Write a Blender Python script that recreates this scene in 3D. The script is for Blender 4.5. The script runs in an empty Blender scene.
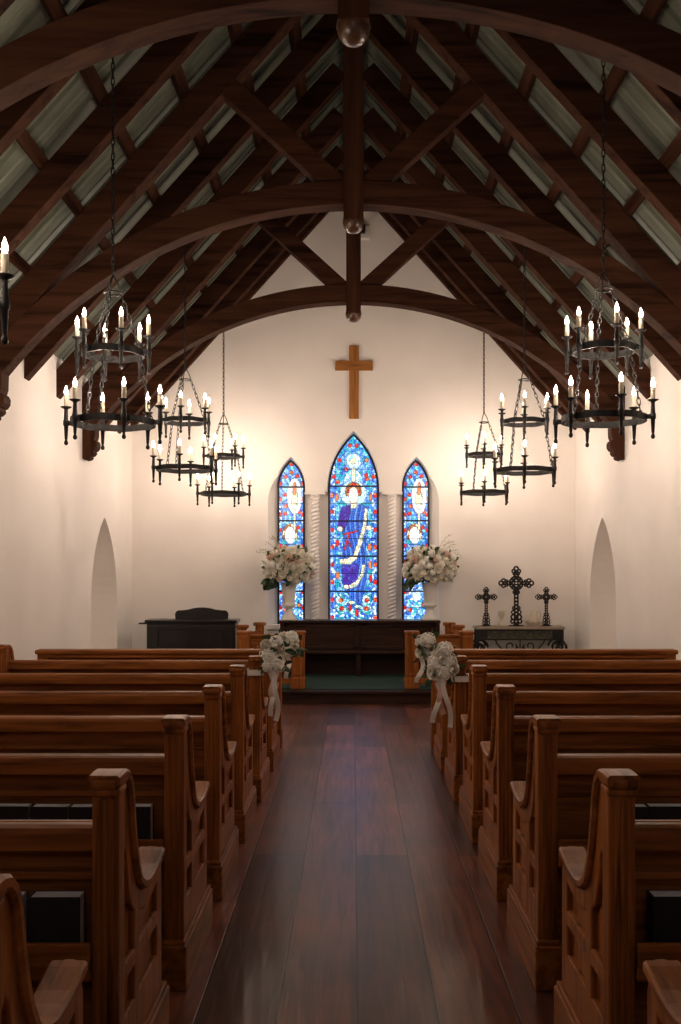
import bpy, bmesh, math, random
from mathutils import Vector, Matrix
from mathutils.geometry import tessellate_polygon
PI = math.pi
SC = bpy.context.scene
COL = SC.collection

# ------------------------------------------------------------------ helpers
class MB:
    """collects shapes, then links them as ONE mesh object"""
    def __init__(s):
        s.v = []; s.f = []; s.sm = []
    def add(s, verts, faces, smooth=False):
        o = len(s.v)
        s.v += [tuple(p) for p in verts]
        s.f += [tuple(i + o for i in f) for f in faces]
        s.sm += [smooth] * len(faces)
        return s
    def box(s, c, size, rot=None, bev=0.0, piv=None):
        x, y, z = [d / 2 for d in size]
        if bev <= 0:
            vs = [(i * x, j * y, k * z) for i in (-1, 1) for j in (-1, 1) for k in (-1, 1)]
            fs = [(0, 1, 3, 2), (4, 6, 7, 5), (0, 4, 5, 1), (2, 3, 7, 6), (0, 2, 6, 4), (1, 5, 7, 3)]
            sm = False
        else:
            bm = bmesh.new()
            bmesh.ops.create_cube(bm, size=1)
            for v in bm.verts:
                v.co = Vector((v.co.x * size[0], v.co.y * size[1], v.co.z * size[2]))
            bmesh.ops.bevel(bm, geom=list(bm.edges), offset=min(bev, min(size) * 0.45), segments=2, affect='EDGES', profile=0.5)
            bm.verts.index_update()
            vs = [tuple(v.co) for v in bm.verts]
            fs = [tuple(v.index for v in f.verts) for f in bm.faces]
            bm.free(); sm = False
        if rot is not None:
            vs = [tuple(rot @ Vector(p)) for p in vs]
        return s.add([(p[0] + c[0], p[1] + c[1], p[2] + c[2]) for p in vs], fs, sm)
    def b(s, lo, hi, bev=0.0):
        return s.box([(a + b_) / 2 for a, b_ in zip(lo, hi)], [abs(b_ - a) for a, b_ in zip(lo, hi)], None, bev)
    def lathe(s, prof, c=(0, 0, 0), n=20, mod=None):
        vs = []; fs = []
        m = len(prof)
        for i, (r, z) in enumerate(prof):
            for k in range(n):
                a = 2 * PI * k / n
                rr = r if mod is None else mod(r, z, a)
                vs.append((c[0] + rr * math.cos(a), c[1] + rr * math.sin(a), c[2] + z))
        for i in range(m - 1):
            for k in range(n):
                k2 = (k + 1) % n
                fs.append((i * n + k, i * n + k2, (i + 1) * n + k2, (i + 1) * n + k))
        if prof[0][0] > 1e-6: fs.append(tuple(range(n))[::-1])
        if prof[-1][0] > 1e-6: fs.append(tuple((m - 1) * n + k for k in range(n)))
        return s.add(vs, fs, True)
    def ball(s, c, r, n=14, m=8, sc=(1, 1, 1), rot=None):
        vs = []; fs = []
        for i in range(m + 1):
            t = PI * i / m
            for k in range(n):
                a = 2 * PI * k / n
                p = Vector((r * sc[0] * math.sin(t) * math.cos(a), r * sc[1] * math.sin(t) * math.sin(a), -r * sc[2] * math.cos(t)))
                if rot is not None: p = rot @ p
                vs.append((p[0] + c[0], p[1] + c[1], p[2] + c[2]))
        for i in range(m):
            for k in range(n):
                k2 = (k + 1) % n
                fs.append((i * n + k, i * n + k2, (i + 1) * n + k2, (i + 1) * n + k))
        return s.add(vs, fs, True)
    def tube(s, path, r, n=8, closed=False, sec=None, up=None):
        """tube (or swept section) along a path; r may be a list"""
        P = [Vector(p) for p in path]; m = len(P)
        vs = []; fs = []
        ref = Vector(up) if up else None
        prev = None
        for i, p in enumerate(P):
            if closed: t = P[(i + 1) % m] - P[i - 1]
            else: t = P[min(i + 1, m - 1)] - P[max(i - 1, 0)]
            t.normalize()
            if ref is not None: u = ref - t * ref.dot(t)
            elif prev is None:
                g = Vector((0, 0, 1)) if abs(t.z) < .9 else Vector((1, 0, 0))
                u = g - t * g.dot(t)
            else: u = prev - t * prev.dot(t)
            u.normalize(); prev = u
            w = t.cross(u)
            if sec is None:
                rr = r[i] if isinstance(r, (list, tuple)) else r
                for k in range(n):
                    a = 2 * PI * k / n
                    vs.append(p + u * (rr * math.cos(a)) + w * (rr * math.sin(a)))
            else:
                for (a, b_) in sec: vs.append(p + u * a + w * b_)
        if sec is not None: n = len(sec)
        for i in range(m if closed else m - 1):
            j = (i + 1) % m
            for k in range(n):
                k2 = (k + 1) % n
                fs.append((i * n + k, i * n + k2, j * n + k2, j * n + k))
        if not closed:
            fs.append(tuple(range(n))[::-1]); fs.append(tuple((m - 1) * n + k for k in range(n)))
        return s.add(vs, fs, sec is None)
    def ext(s, outer, holes, depth, bev, fn):
        """filled 2D outline with holes, extruded and edge-bevelled; fn maps (x,y,z) to space"""
        cu = bpy.data.curves.new('tmp', 'CURVE'); cu.dimensions = '2D'; cu.fill_mode = 'BOTH'
        cu.extrude = max(depth / 2 - bev, 0); cu.bevel_depth = bev; cu.bevel_resolution = 1; cu.offset = -bev
        for pl in [outer] + list(holes):
            sp = cu.splines.new('POLY'); sp.points.add(len(pl) - 1); sp.use_cyclic_u = True
            for q, p in zip(sp.points, pl): q.co = (p[0], p[1], 0, 1)
        ob = bpy.data.objects.new('tmp', cu); COL.objects.link(ob)
        dg = bpy.context.evaluated_depsgraph_get()
        me = bpy.data.meshes.new_from_object(ob.evaluated_get(dg))
        vs = [fn(*v.co) for v in me.vertices]; fs = [tuple(p.vertices) for p in me.polygons]
        bpy.data.objects.remove(ob); bpy.data.curves.remove(cu); bpy.data.meshes.remove(me)
        return s.add(vs, fs, False)
    def poly(s, outer, holes, fn):
        pls = [[Vector((p[0], p[1], 0)) for p in pl] for pl in [outer] + list(holes)]
        flat = [p for pl in pls for p in pl]
        return s.add([fn(p.x, p.y) for p in flat], tessellate_polygon(pls))
    def loft(s, A, B):
        n = len(A)
        return s.add(list(A) + list(B), [(i, (i + 1) % n, n + (i + 1) % n, n + i) for i in range(n)])
    def mesh(s, name, mat, auto=True):
        me = bpy.data.meshes.new(name)
        me.from_pydata(s.v, [], s.f)
        me.materials.append(mat)
        me.polygons.foreach_set('use_smooth', s.sm)
        bm = bmesh.new(); bm.from_mesh(me)
        bmesh.ops.remove_doubles(bm, verts=bm.verts, dist=1e-5)
        bmesh.ops.recalc_face_normals(bm, faces=bm.faces)
        bm.to_mesh(me); bm.free(); me.update()
        return me
    def build(s, name, mat, parent=None, loc=None):
        return link(name, s.mesh(name, mat), parent, loc)

def link(name, me, parent=None, loc=None, rot=None):
    o = bpy.data.objects.new(name, me); COL.objects.link(o)
    if parent is not None: o.parent = parent
    if loc is not None: o.location = loc
    if rot is not None: o.rotation_euler = rot
    return o
def tag(o, label, cat, group=None):
    o['label'] = label; o['category'] = cat
    if group: o['group'] = group
    return o
def thing(name, label, cat, loc=(0, 0, 0), group=None, rz=0):
    o = bpy.data.objects.new(name, None); COL.objects.link(o)
    o.empty_display_size = .05
    o.location = loc; o.rotation_euler = (0, 0, rz)
    return tag(o, label, cat, group)
def struct(o):
    o['kind'] = 'structure'; return o
KIDS = {}
def dup(root, label, loc, rz=None):
    def rec(o, par):
        c = o.copy(); COL.objects.link(c)
        if par is not None: c.parent = par
        for ch in list(o.children):
            if ch.type != 'LIGHT': rec(ch, c)
        return c
    r = rec(root, None)
    r['label'] = label; r.location = loc
    if rz is not None: r.rotation_euler = (0, 0, rz)
    return r

# ------------------------------------------------------------------ materials
def new_mat(name):
    m = bpy.data.materials.new(name); m.use_nodes = True
    nt = m.node_tree; nt.nodes.clear()
    out = nt.nodes.new('ShaderNodeOutputMaterial')
    bs = nt.nodes.new('ShaderNodeBsdfPrincipled')
    nt.links.new(bs.outputs[0], out.inputs[0])
    return m, nt, bs, out
def N(nt, t, **kw):
    n = nt.nodes.new(t)
    for k, v in kw.items(): setattr(n, k, v)
    return n
def ramp(nt, stops):
    r = N(nt, 'ShaderNodeValToRGB')
    e = r.color_ramp.elements
    while len(e) < len(stops): e.new(.5)
    for q, (p, c) in zip(e, stops):
        q.position = p; q.color = (c[0], c[1], c[2], 1)
    return r
def plain(name, col, rough=.5, metal=0.0, bump=0.0, bscale=60, var=0.12, vscale=8, coat=0.0, spec=.5):
    m, nt, bs, out = new_mat(name)
    tc = N(nt, 'ShaderNodeTexCoord')
    no = N(nt, 'ShaderNodeTexNoise'); no.inputs['Scale'].default_value = vscale; no.inputs['Detail'].default_value = 4
    nt.links.new(tc.outputs['Object'], no.inputs['Vector'])
    r = ramp(nt, [(.3, [c * (1 - var) for c in col]), (.7, [min(1, c * (1 + var)) for c in col])])
    nt.links.new(no.outputs['Fac'], r.inputs[0]); nt.links.new(r.outputs[0], bs.inputs['Base Color'])
    bs.inputs['Roughness'].default_value = rough; bs.inputs['Metallic'].default_value = metal
    bs.inputs['Coat Weight'].default_value = coat; bs.inputs['Specular IOR Level'].default_value = spec
    if bump > 0:
        n2 = N(nt, 'ShaderNodeTexNoise'); n2.inputs['Scale'].default_value = bscale; n2.inputs['Detail'].default_value = 3
        nt.links.new(tc.outputs['Object'], n2.inputs['Vector'])
        bp = N(nt, 'ShaderNodeBump'); bp.inputs['Strength'].default_value = bump; bp.inputs['Distance'].default_value = .01
        nt.links.new(n2.outputs['Fac'], bp.inputs['Height']); nt.links.new(bp.outputs[0], bs.inputs['Normal'])
    return m
def wood(name, dark, light, axis='X', scale=14, rough=.45, coat=.0, spec=.13):
    m, nt, bs, out = new_mat(name)
    tc = N(nt, 'ShaderNodeTexCoord'); oi = N(nt, 'ShaderNodeObjectInfo')
    ad = N(nt, 'ShaderNodeVectorMath', operation='ADD'); sc_ = N(nt, 'ShaderNodeVectorMath', operation='SCALE')
    cx = N(nt, 'ShaderNodeCombineXYZ')
    nt.links.new(oi.outputs['Random'], cx.inputs[0]); nt.links.new(oi.outputs['Random'], cx.inputs[1]); nt.links.new(oi.outputs['Random'], cx.inputs[2])
    nt.links.new(cx.outputs[0], sc_.inputs[0]); sc_.inputs['Scale'].default_value = 17.3
    nt.links.new(tc.outputs['Object'], ad.inputs[0]); nt.links.new(sc_.outputs[0], ad.inputs[1])
    mp = N(nt, 'ShaderNodeMapping')
    s = [scale] * 3; s['XYZ'.index(axis)] = scale * .07
    mp.inputs['Scale'].default_value = s
    nt.links.new(ad.outputs[0], mp.inputs['Vector'])
    n1 = N(nt, 'ShaderNodeTexNoise'); n1.inputs['Scale'].default_value = 1.0; n1.inputs['Detail'].default_value = 5; n1.inputs['Distortion'].default_value = 1.4
    n2 = N(nt, 'ShaderNodeTexNoise'); n2.inputs['Scale'].default_value = 6.0; n2.inputs['Detail'].default_value = 3; n2.inputs['Distortion'].default_value = .3
    nt.links.new(mp.outputs[0], n1.inputs['Vector']); nt.links.new(mp.outputs[0], n2.inputs['Vector'])
    mx = N(nt, 'ShaderNodeMath', operation='MULTIPLY_ADD'); mx.inputs[1].default_value = .35
    nt.links.new(n2.outputs['Fac'], mx.inputs[0]); nt.links.new(n1.outputs['Fac'], mx.inputs[2])
    mid = [(a + b_) / 2 for a, b_ in zip(dark, light)]
    r = ramp(nt, [(.45, dark), (.62, mid), (.85, light)])
    nt.links.new(mx.outputs[0], r.inputs[0]); nt.links.new(r.outputs[0], bs.inputs['Base Color'])
    bs.inputs['Roughness'].default_value = rough; bs.inputs['Coat Weight'].default_value = coat; bs.inputs['Coat Roughness'].default_value = .25; bs.inputs['Specular IOR Level'].default_value = spec
    bp = N(nt, 'ShaderNodeBump'); bp.inputs['Strength'].default_value = .15; bp.inputs['Distance'].default_value = .003
    nt.links.new(mx.outputs[0], bp.inputs['Height']); nt.links.new(bp.outputs[0], bs.inputs['Normal'])
    return m
def emit(name, col, strength):
    m, nt, bs, out = new_mat(name); nt.nodes.remove(bs)
    e = N(nt, 'ShaderNodeEmission'); e.inputs[0].default_value = (*col, 1); e.inputs[1].default_value = strength
    nt.links.new(e.outputs[0], out.inputs[0]); return m

PD, PL = (.100, .028, .0055), (.37, .122, .027)
M = {}
M['pewX'] = wood('pew_wood_long', PD, PL, 'X', 16)
M['pewZ'] = wood('pew_wood_upright', PD, (.40, .130, .029), 'Z', 16)
M['pewY'] = wood('pew_wood_cross', PD, PL, 'Y', 16)
BD, BL = (.014, .0055, .0032), (.064, .0255, .0138)
M['beamX'] = wood('beam_wood', BD, BL, 'X', 7, .7, 0, .04)
M['beamY'] = wood('beam_wood_long', BD, BL, 'Y', 7, .7, 0, .04)
M['beamZ'] = wood('beam_wood_upright', BD, BL, 'Z', 7, .7, 0, .04)
M['finial'] = wood('turned_wood', (.03, .012, .006), (.10, .045, .022), 'Z', 14, .3, .2, .4)
M['darkwood'] = wood('dark_walnut', (.014, .006, .004), (.045, .018, .011), 'X', 10, .35, .3)
M['crosswood'] = wood('cross_oak', (.20, .075, .018), (.42, .17, .045), 'Z', 18, .45, .1)
M['plaster'] = plain('plaster', (.88, .825, .785), .88, 0, .12, 18, .035, 1.6)
M['plaster2'] = plain('plaster_trim', (.88, .825, .785), .85, 0, .06, 40, .03, 4)
M['metal_roof'] = plain('galvanised_roof', (.145, .16, .122), .55, .2, .04, 40, .22, 3.5)
M['iron'] = plain('wrought_iron', (.022, .021, .021), .5, .7, .35, 70, .25, 30)
M['iron2'] = plain('cast_iron', (.025, .022, .02), .55, .5, .3, 90, .3, 30)
M['candle'] = plain('ivory_candle', (.60, .52, .40), .6, 0, 0, 10, .03, 10)
M['flame'] = emit('candle_bulb', (1.0, .80, .63), 430.0)
M['carpet'] = plain('green_carpet', (.008, .036, .028), .95, 0, .5, 400, .25, 60)
M['urn'] = plain('white_ceramic', (.78, .74, .70), .55, 0, .05, 40, .03, 10)
M['rose'] = plain('ivory_petals', (.93, .88, .77), .6, 0, 0, 10, .05, 25)
M['blush'] = plain('blush_petals', (.86, .66, .56), .6, 0, 0, 10, .08, 25)
M['hyd'] = plain('white_petals', (.94, .91, .84), .6, 0, 0, 10, .05, 25)
M['leaf'] = plain('green_leaves', (.030, .065, .022), .5, 0, 0, 10, .4, 12)
M['twig'] = plain('pale_twigs', (.42, .38, .26), .7, 0, 0, 10, .2, 12)
M['satin'] = plain('satin_ribbon', (.80, .74, .68), .35, 0, 0, 10, .05, 6)
M['blushsatin'] = plain('blush_ribbon', (.72, .48, .38), .35, 0, 0, 10, .05, 6)
M['black'] = plain('black_lacquer', (.004, .004, .0045), .34, 0, 0, 10, .1, 6, .3)
M['keys'] = plain('ivory_keys', (.7, .68, .62), .3)
M['book'] = plain('black_bookcloth', (.007, .007, .0085), .55, 0, .1, 200, .15, 20)
M['pages'] = plain('page_edges', (.88, .87, .88), .7, 0, .1, 300, .06, 60)
M['stone'] = plain('table_stone', (.34, .26, .20), .5, 0, .05, 30, .15, 14)
M['patina'] = plain('weathered_panel', (.10, .095, .06), .6, .2, .3, 60, .4, 18)
M['pottery'] = plain('cream_pottery', (.66, .58, .46), .4, 0, 0, 10, .06, 10)
M['lead'] = plain('window_frame_metal', (.016, .012, .014), .5, .4, 0, 10, .1, 10)
M['plate'] = plain('white_plastic', (.75, .72, .68), .5)

# plank floor
m, nt, bs, out = new_mat('plank_floor'); M['floor'] = m
tc = N(nt, 'ShaderNodeTexCoord'); sx = N(nt, 'ShaderNodeSeparateXYZ'); cb = N(nt, 'ShaderNodeCombineXYZ')
nt.links.new(tc.outputs['Object'], sx.inputs[0])
ay = N(nt, 'ShaderNodeMath', operation='ADD'); ay.inputs[1].default_value = 20 * .262 - .013 
nt.links.new(sx.outputs[1], cb.inputs[0]); nt.links.new(sx.outputs[0], ay.inputs[0]); nt.links.new(ay.outputs[0], cb.inputs[1])
br = N(nt, 'ShaderNodeTexBrick'); br.offset = .37; br.offset_frequency = 2; br.squash = 1.0
br.inputs['Scale'].default_value = 1; br.inputs['Brick Width'].default_value = 3.1; br.inputs['Row Height'].default_value = .262
br.inputs['Mortar Size'].default_value = .0035; br.inputs['Mortar Smooth'].default_value = .2; br.inputs['Bias'].default_value = 0
br.inputs['Color1'].default_value = (.070, .027, .016, 1); br.inputs['Color2'].default_value = (.23, .080, .050, 1); br.inputs['Mortar'].default_value = (.006, .004, .003, 1)
nt.links.new(cb.outputs[0], br.inputs['Vector'])
mp = N(nt, 'ShaderNodeMapping'); mp.inputs['Scale'].default_value = (26, 1.6, 1)
nt.links.new(tc.outputs['Object'], mp.inputs[0])
n1 = N(nt, 'ShaderNodeTexNoise'); n1.inputs['Scale'].default_value = 1; n1.inputs['Detail'].default_value = 6; n1.inputs['Distortion'].default_value = .9
nt.links.new(mp.outputs[0], n1.inputs['Vector'])
n2 = N(nt, 'ShaderNodeTexNoise'); n2.inputs['Scale'].default_value = 2.3; n2.inputs['Detail'].default_value = 5
nt.links.new(tc.outputs['Object'], n2.inputs['Vector'])
r1 = ramp(nt, [(.25, (.42, .40, .38)), (.75, (1.5, 1.45, 1.42))]); nt.links.new(n1.outputs['Fac'], r1.inputs[0])
r2 = ramp(nt, [(.3, (.6, .6, .6)), (.7, (1.3, 1.26, 1.22))]); nt.links.new(n2.outputs['Fac'], r2.inputs[0])
x1 = N(nt, 'ShaderNodeMix', data_type='RGBA', blend_type='MULTIPLY'); x1.inputs[0].default_value = 1
x2 = N(nt, 'ShaderNodeMix', data_type='RGBA', blend_type='MULTIPLY'); x2.inputs[0].default_value = 1
nt.links.new(br.outputs['Color'], x1.inputs[6]); nt.links.new(r1.outputs[0], x1.inputs[7])
nt.links.new(x1.outputs[2], x2.inputs[6]); nt.links.new(r2.outputs[0], x2.inputs[7])
nt.links.new(x2.outputs[2], bs.inputs['Base Color'])
rr = N(nt, 'ShaderNodeMapRange'); rr.inputs[3].default_value = .25; rr.inputs[4].default_value = .36
nt.links.new(n2.outputs['Fac'], rr.inputs[0]); nt.links.new(rr.outputs[0], bs.inputs['Roughness']); bs.inputs['Specular IOR Level'].default_value = .3
hb = N(nt, 'ShaderNodeMath', operation='MULTIPLY_ADD'); hb.inputs[1].default_value = -1.5
nt.links.new(br.outputs['Fac'], hb.inputs[0]); nt.links.new(n1.outputs['Fac'], hb.inputs[2])
bp = N(nt, 'ShaderNodeBump'); bp.inputs['Strength'].default_value = .35; bp.inputs['Distance'].default_value = .004
nt.links.new(hb.outputs[0], bp.inputs['Height']); nt.links.new(bp.outputs[0], bs.inputs['Normal'])

# stained glass: each piece of glass carries its own colour, daylight shines through it
GLASS = 1.75
m, nt, bs, out = new_mat('stained_glass'); M['glass'] = m
at = N(nt, 'ShaderNodeVertexColor'); at.layer_name = 'glass'
nt.links.new(at.outputs[0], bs.inputs['Emission Color']); bs.inputs['Emission Strength'].default_value = GLASS
bs.inputs['Base Color'].default_value = (.01, .01, .015, 1); bs.inputs['Roughness'].default_value = .15

# ------------------------------------------------------------------ room numbers
CAMZ = 1.45; F = 995.0
W = 2.87; YB = 12.9; YF = -2.6
SL = 1.11; CS = 1 / math.sqrt(1 + SL * SL); SN = SL * CS     # roof slope
RZ = 3.09                                                  # underside of the rafters at the side wall
def rz(x): return RZ + (W - abs(x)) * SL                   # rafter underside
ROOF = .42                                                 # roof sheet above the rafter underside (vertical)
def px(x, y): return (x - 353.5) * y / F
def pz(py, y): return CAMZ + (570 - py) * y / F

# ------------------------------------------------------------------ setting
struct(MB().b((-W - .2, YF, -.1), (W + .2, 10.77, 0)).build('floor', M['floor']))
pl = struct(MB().b((-W, 10.80, -.1), (W, YB + .1, .135)).build('floor', M['darkwood']))
struct(MB().b((-W, 10.745, .105), (W, 10.90, .14), .008).b((-W, 10.775, 0), (W, 10.8, .105)).build('trim_step', M['darkwood']))
tag(MB().b((-W + .02, 10.90, .135), (W - .02, YB - .02, .147), .003).build('carpet', M['carpet']),
    'dark green carpet covering the raised platform', 'carpet')

# corrugated roof sheets
def roof_sheet(sgn):
    mb = MB(); prof = []
    y = YF
    while y < YB + .15:
        for dy, h in ((0, 0), (.10, 0), (.115, .008), (.13, 0), (.20, 0), (.215, .022), (.245, .022), (.26, 0)):
            prof.append((y + dy, h))
        y += .27
    vs = []
    for (yy, h) in prof:
        for x in (W + .12, 0):
            z = RZ + ROOF + (W - x) * SL
            vs.append((sgn * (x - 0 + h * SN), yy, z + h * CS))
    n = len(prof)
    mb.add(vs, [(2 * i, 2 * i + 1, 2 * i + 3, 2 * i + 2) for i in range(n - 1)])
    vs2 = [(v[0] + sgn * .05, v[1], v[2] + .05) for v in vs]
    mb.add(vs2, [(2 * i, 2 * i + 1, 2 * i + 3, 2 * i + 2) for i in range(n - 1)])
    return struct(mb.build('ceiling', M['metal_roof']))
roof_sheet(-1); roof_sheet(1)

def lancet(cx, w, zs, zt, n=12):
    """pointed arch from left spring over the apex to right spring"""
    h = zt - zs; R = (w * w + h * h) / (2 * w)
    am = math.asin(min(1, h / R))
    L = [(cx - w + R - R * math.cos(am * i / n), zs + R * math.sin(am * i / n)) for i in range(n + 1)]
    return L + [(2 * cx - x, z) for (x, z) in L[-2::-1]]

# side walls with a pointed niche
def side_wall(sgn, name):
    mb = MB()
    top = RZ + ROOF + .02
    ol = [(YF, 0), (YB, 0), (YB, top), (YF, top)]
    nf = [(10.88, .34)] + lancet(11.48, .60, 1.05, 2.06) + [(12.08, .34)]
    mb.poly(ol, [nf], lambda a, b_: (sgn * W, a, b_))
    nb = [(y, z) for (y, z) in nf]
    mb.loft([(sgn * W, a, b_) for a, b_ in nf], [(sgn * (W + .34), a, b_) for a, b_ in nb])
    mb.poly(nb, [], lambda a, b_: (sgn * (W + .34), a, b_))
    mb.loft([(sgn * W, a, b_) for a, b_ in ol], [(sgn * (W + .45), a, b_) for a, b_ in ol])
    mb.poly(ol, [], lambda a, b_: (sgn * (W + .45), a, b_))
    struct(mb.build(name, M['plaster']))
side_wall(-1, 'wall_left'); side_wall(1, 'wall_right')
gable = [(-W - .05, -.05), (W + .05, -.05), (W + .05, RZ + ROOF - .03), (0, RZ + ROOF + W * SL + .02), (-W - .05, RZ + ROOF - .03)]

# altar end wall with the stepped window recess
SWC, SWW, SWS, SWT = .813, .178, 2.52, 2.895
CWW, CWS, CWT = .33, 2.50, 3.235
ZB = .74; ZR = 2.465
def recess(o, sx_):
    side = lancet(-SWC, SWW + o, SWS, SWT + 1.6 * o)
    cen = lancet(0, CWW + o, CWS, CWT + 1.6 * o)
    x0 = -SWC - SWW - .004 - sx_
    k = 4
    j = side[k]
    a = (x0, 2.30); c = (x0, 2.52)
    pts = [(x0, ZB - .4 * o), a]
    for i in range(1, 7):
        t = i / 7
        pts.append(tuple((1 - t) ** 2 * a[q] + 2 * t * (1 - t) * c[q] + t * t * j[q] for q in (0, 1)))
    pts += side[k:] + [(-SWC + SWW + o, ZR)] + [(-CWW - o, ZR)] + cen[:13]
    return pts + [(-x, z) for (x, z) in pts[-2::-1]]
fo = recess(.014, .115); bo = recess(0.0, 0.0)
mb = MB()
mb.poly(gable, [fo], lambda a, b_: (a, YB, b_))
mb.loft([(a, YB, b_) for a, b_ in fo], [(a, YB + .12, b_) for a, b_ in bo])
mb.poly(bo, [], lambda a, b_: (a, YB + .12, b_))
mb.poly(gable, [], lambda a, b_: (a, YB + .3, b_))
mb.loft([(a, YB, b_) for a, b_ in gable], [(a, YB + .3, b_) for a, b_ in gable])
struct(mb.build('wall_back', M['plaster']))
added_opening = [(-1.0, 2.7)] + lancet(0, 1.0, 4.0, 5.2) + [(1.0, 2.7)]  # unseen high opening, added to let daylight in from behind the camera
mb = MB()
mb.poly(gable, [added_opening], lambda a, b_: (a, YF, b_)); mb.poly(gable, [added_opening], lambda a, b_: (a, YF - .25, b_))
mb.loft([(a, YF, b_) for a, b_ in gable], [(a, YF - .25, b_) for a, b_ in gable]); mb.loft([(a, YF, b_) for a, b_ in added_opening], [(a, YF - .25, b_) for a, b_ in added_opening])
struct(mb.build('wall_front', M['plaster']))
struct(MB().b((-1.13, YB - .03, .68), (1.13, YB + .10, .742), .006).build('trim_sill', M['plaster2']))

# ------------------------------------------------------------------ stained glass
DEEP, BLUE, MIDB, LITE, TEAL, CYAN, PALE = (.015, .03, .26), (.03, .09, .50), (.06, .20, .66), (.20, .42, .85), (.02, .34, .42), (.22, .62, .70), (.62, .80, .92)
RED, ORG, CREAM, FLESH, VIOL, BROWN, WHITE, GREEN = (.60, .02, .02), (.80, .20, .06), (.80, .72, .45), (.92, .76, .58), (.05, .02, .24), (.30, .09, .03), (.92, .93, .95), (.02, .30, .18)
def inpoly(p, poly):
    x, y = p; c = False; n = len(poly)
    for i in range(n):
        x1, y1 = poly[i]; x2, y2 = poly[i - 1]
        if (y1 > y) != (y2 > y) and x < (x2 - x1) * (y - y1) / (y2 - y1) + x1: c = not c
    return c
def seg(p, a, b_):
    ax, ay_ = a; bx, by = b_; dx, dy = bx - ax, by - ay_
    t = max(0, min(1, ((p[0] - ax) * dx + (p[1] - ay_) * dy) / (dx * dx + dy * dy + 1e-9)))
    return math.hypot(p[0] - ax - t * dx, p[1] - ay_ - t * dy)
def ell(p, c, rx, ry): return ((p[0] - c[0]) / rx) ** 2 + ((p[1] - c[1]) / ry) ** 2 < 1
def pick(h, pal): return pal[int(h * 9973) % len(pal)]
BODY = [(112, 400), (150, 380), (178, 388), (215, 378), (240, 400), (248, 470), (236, 560), (238, 650), (244, 700), (236, 800), (208, 900), (165, 902), (150, 850), (122, 800), (108, 700), (118, 620), (120, 540), (104, 490)]
SLEEVE = [(112, 400), (150, 385), (160, 420), (142, 470), (122, 520), (92, 495), (96, 450)]
SASH = [(230, 398), (246, 405), (240, 480), (216, 580), (190, 660), (150, 690), (104, 685), (98, 662), (140, 660), (172, 640), (196, 570), (222, 480)]
SASH2 = [(215, 690), (234, 690), (226, 740), (190, 800), (155, 815), (150, 795), (185, 775), (210, 735)]
LOW = [(112, 690), (150, 695), (196, 680), (200, 730), (185, 775), (150, 795), (118, 790)]
def centre_design(p, h):
    x, y = p
    if ell(p, (172, 335), 25, 44): return FLESH
    for c in ((148, 316), (196, 316), (172, 278)):
        if ell(p, c, 10, 9): return RED
    if ell(p, (172, 316), 42, 50) and y < 340: return BROWN if h < .6 else (.45, .20, .05)
    if ell(p, (104, 507), 15, 13) or ell(p, (250, 502), 14, 14) or ell(p, (136, 804), 15, 11): return FLESH
    if 158 < x < 188 and 370 < y < 402: return CREAM
    if seg(p, (122, 535), (192, 518)) < 4 or seg(p, (150, 530), (126, 610)) < 4 or seg(p, (140, 560), (160, 600)) < 3: return RED
    if inpoly(p, SASH) or inpoly(p, SASH2): return pick(h, [CREAM, (.70, .66, .48), (.82, .78, .58), (.45, .48, .36)])
    if inpoly(p, SLEEVE): return pick(h, [VIOL, (.08, .03, .32)])
    if inpoly(p, LOW): return pick(h, [(.05, .03, .34), (.08, .06, .42), VIOL])
    if ell(p, (165, 885), 22, 9) or ell(p, (196, 905), 20, 8): return pick(h, [CYAN, CREAM])
    if inpoly(p, BODY): return [(.03, .10, .50), (.10, .26, .74), (.03, .07, .42), (.06, .18, .62)][int((x * .9 + 14 * math.sin(y / 60) + 60) / 11) % 4]
    if 162 < x < 184 and 195 < y < 262: return pick(h, [CREAM, (.75, .74, .55)])
    r = math.hypot(x - 172, y - 160)
    if r < 16: return CREAM
    if r < 38: return pick(h, [PALE, CYAN, WHITE])
    if r < 46: return LITE
    if ell(p, (172, 325), 68, 66): return pick(h, [PALE, (.45, .74, .88), (.55, .82, .86)])
    if ell(p, (172, 290), 52, 90): return pick(h, [CYAN, PALE, LITE])
    for c in ((155, 80), (188, 80), (100, 155), (240, 155), (137, 200), (237, 232), (240, 250), (72, 240), (275, 240), (92, 268)):
        if math.hypot(x - c[0], y - c[1]) < 11: return RED if h < .75 else ORG
    if y > 270:
        for yy in (336, 420, 512, 600, 690, 780, 870, 962):
            for xx in (64, 284):
                if abs(x - xx) < 9 and abs(y - yy) < 11: return RED if h < .7 else ORG
    if x < 80 or x > 268: return pick(h, [BLUE, LITE, MIDB, PALE]) if 56 < x < 292 else pick(h, [MIDB, LITE, (.30, .50, .9)])
    for (xx, yy, c) in ((90, 580, RED), (262, 345, ORG), (255, 600, ORG), (92, 745, ORG), (262, 760, RED), (256, 535, CYAN), (258, 690, ORG), (88, 345, ORG), (155, 910, RED), (190, 935, RED)):
        if ell(p, (xx, yy), 9, 20): return c
    if y > 835:
        for (xx, yy) in ((108, 872), (240, 872), (112, 915), (238, 915)):
            d = math.hypot(x - xx, y - yy)
            if d < 12: return RED if h < .8 else ORG
            if d < 26: return pick(h, [CYAN, PALE, TEAL])
        return pick(h, [CYAN, TEAL, MIDB, PALE, BLUE])
    return pick(h, [TEAL, MIDB, LITE, CYAN, BLUE, MIDB, TEAL, LITE])
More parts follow.
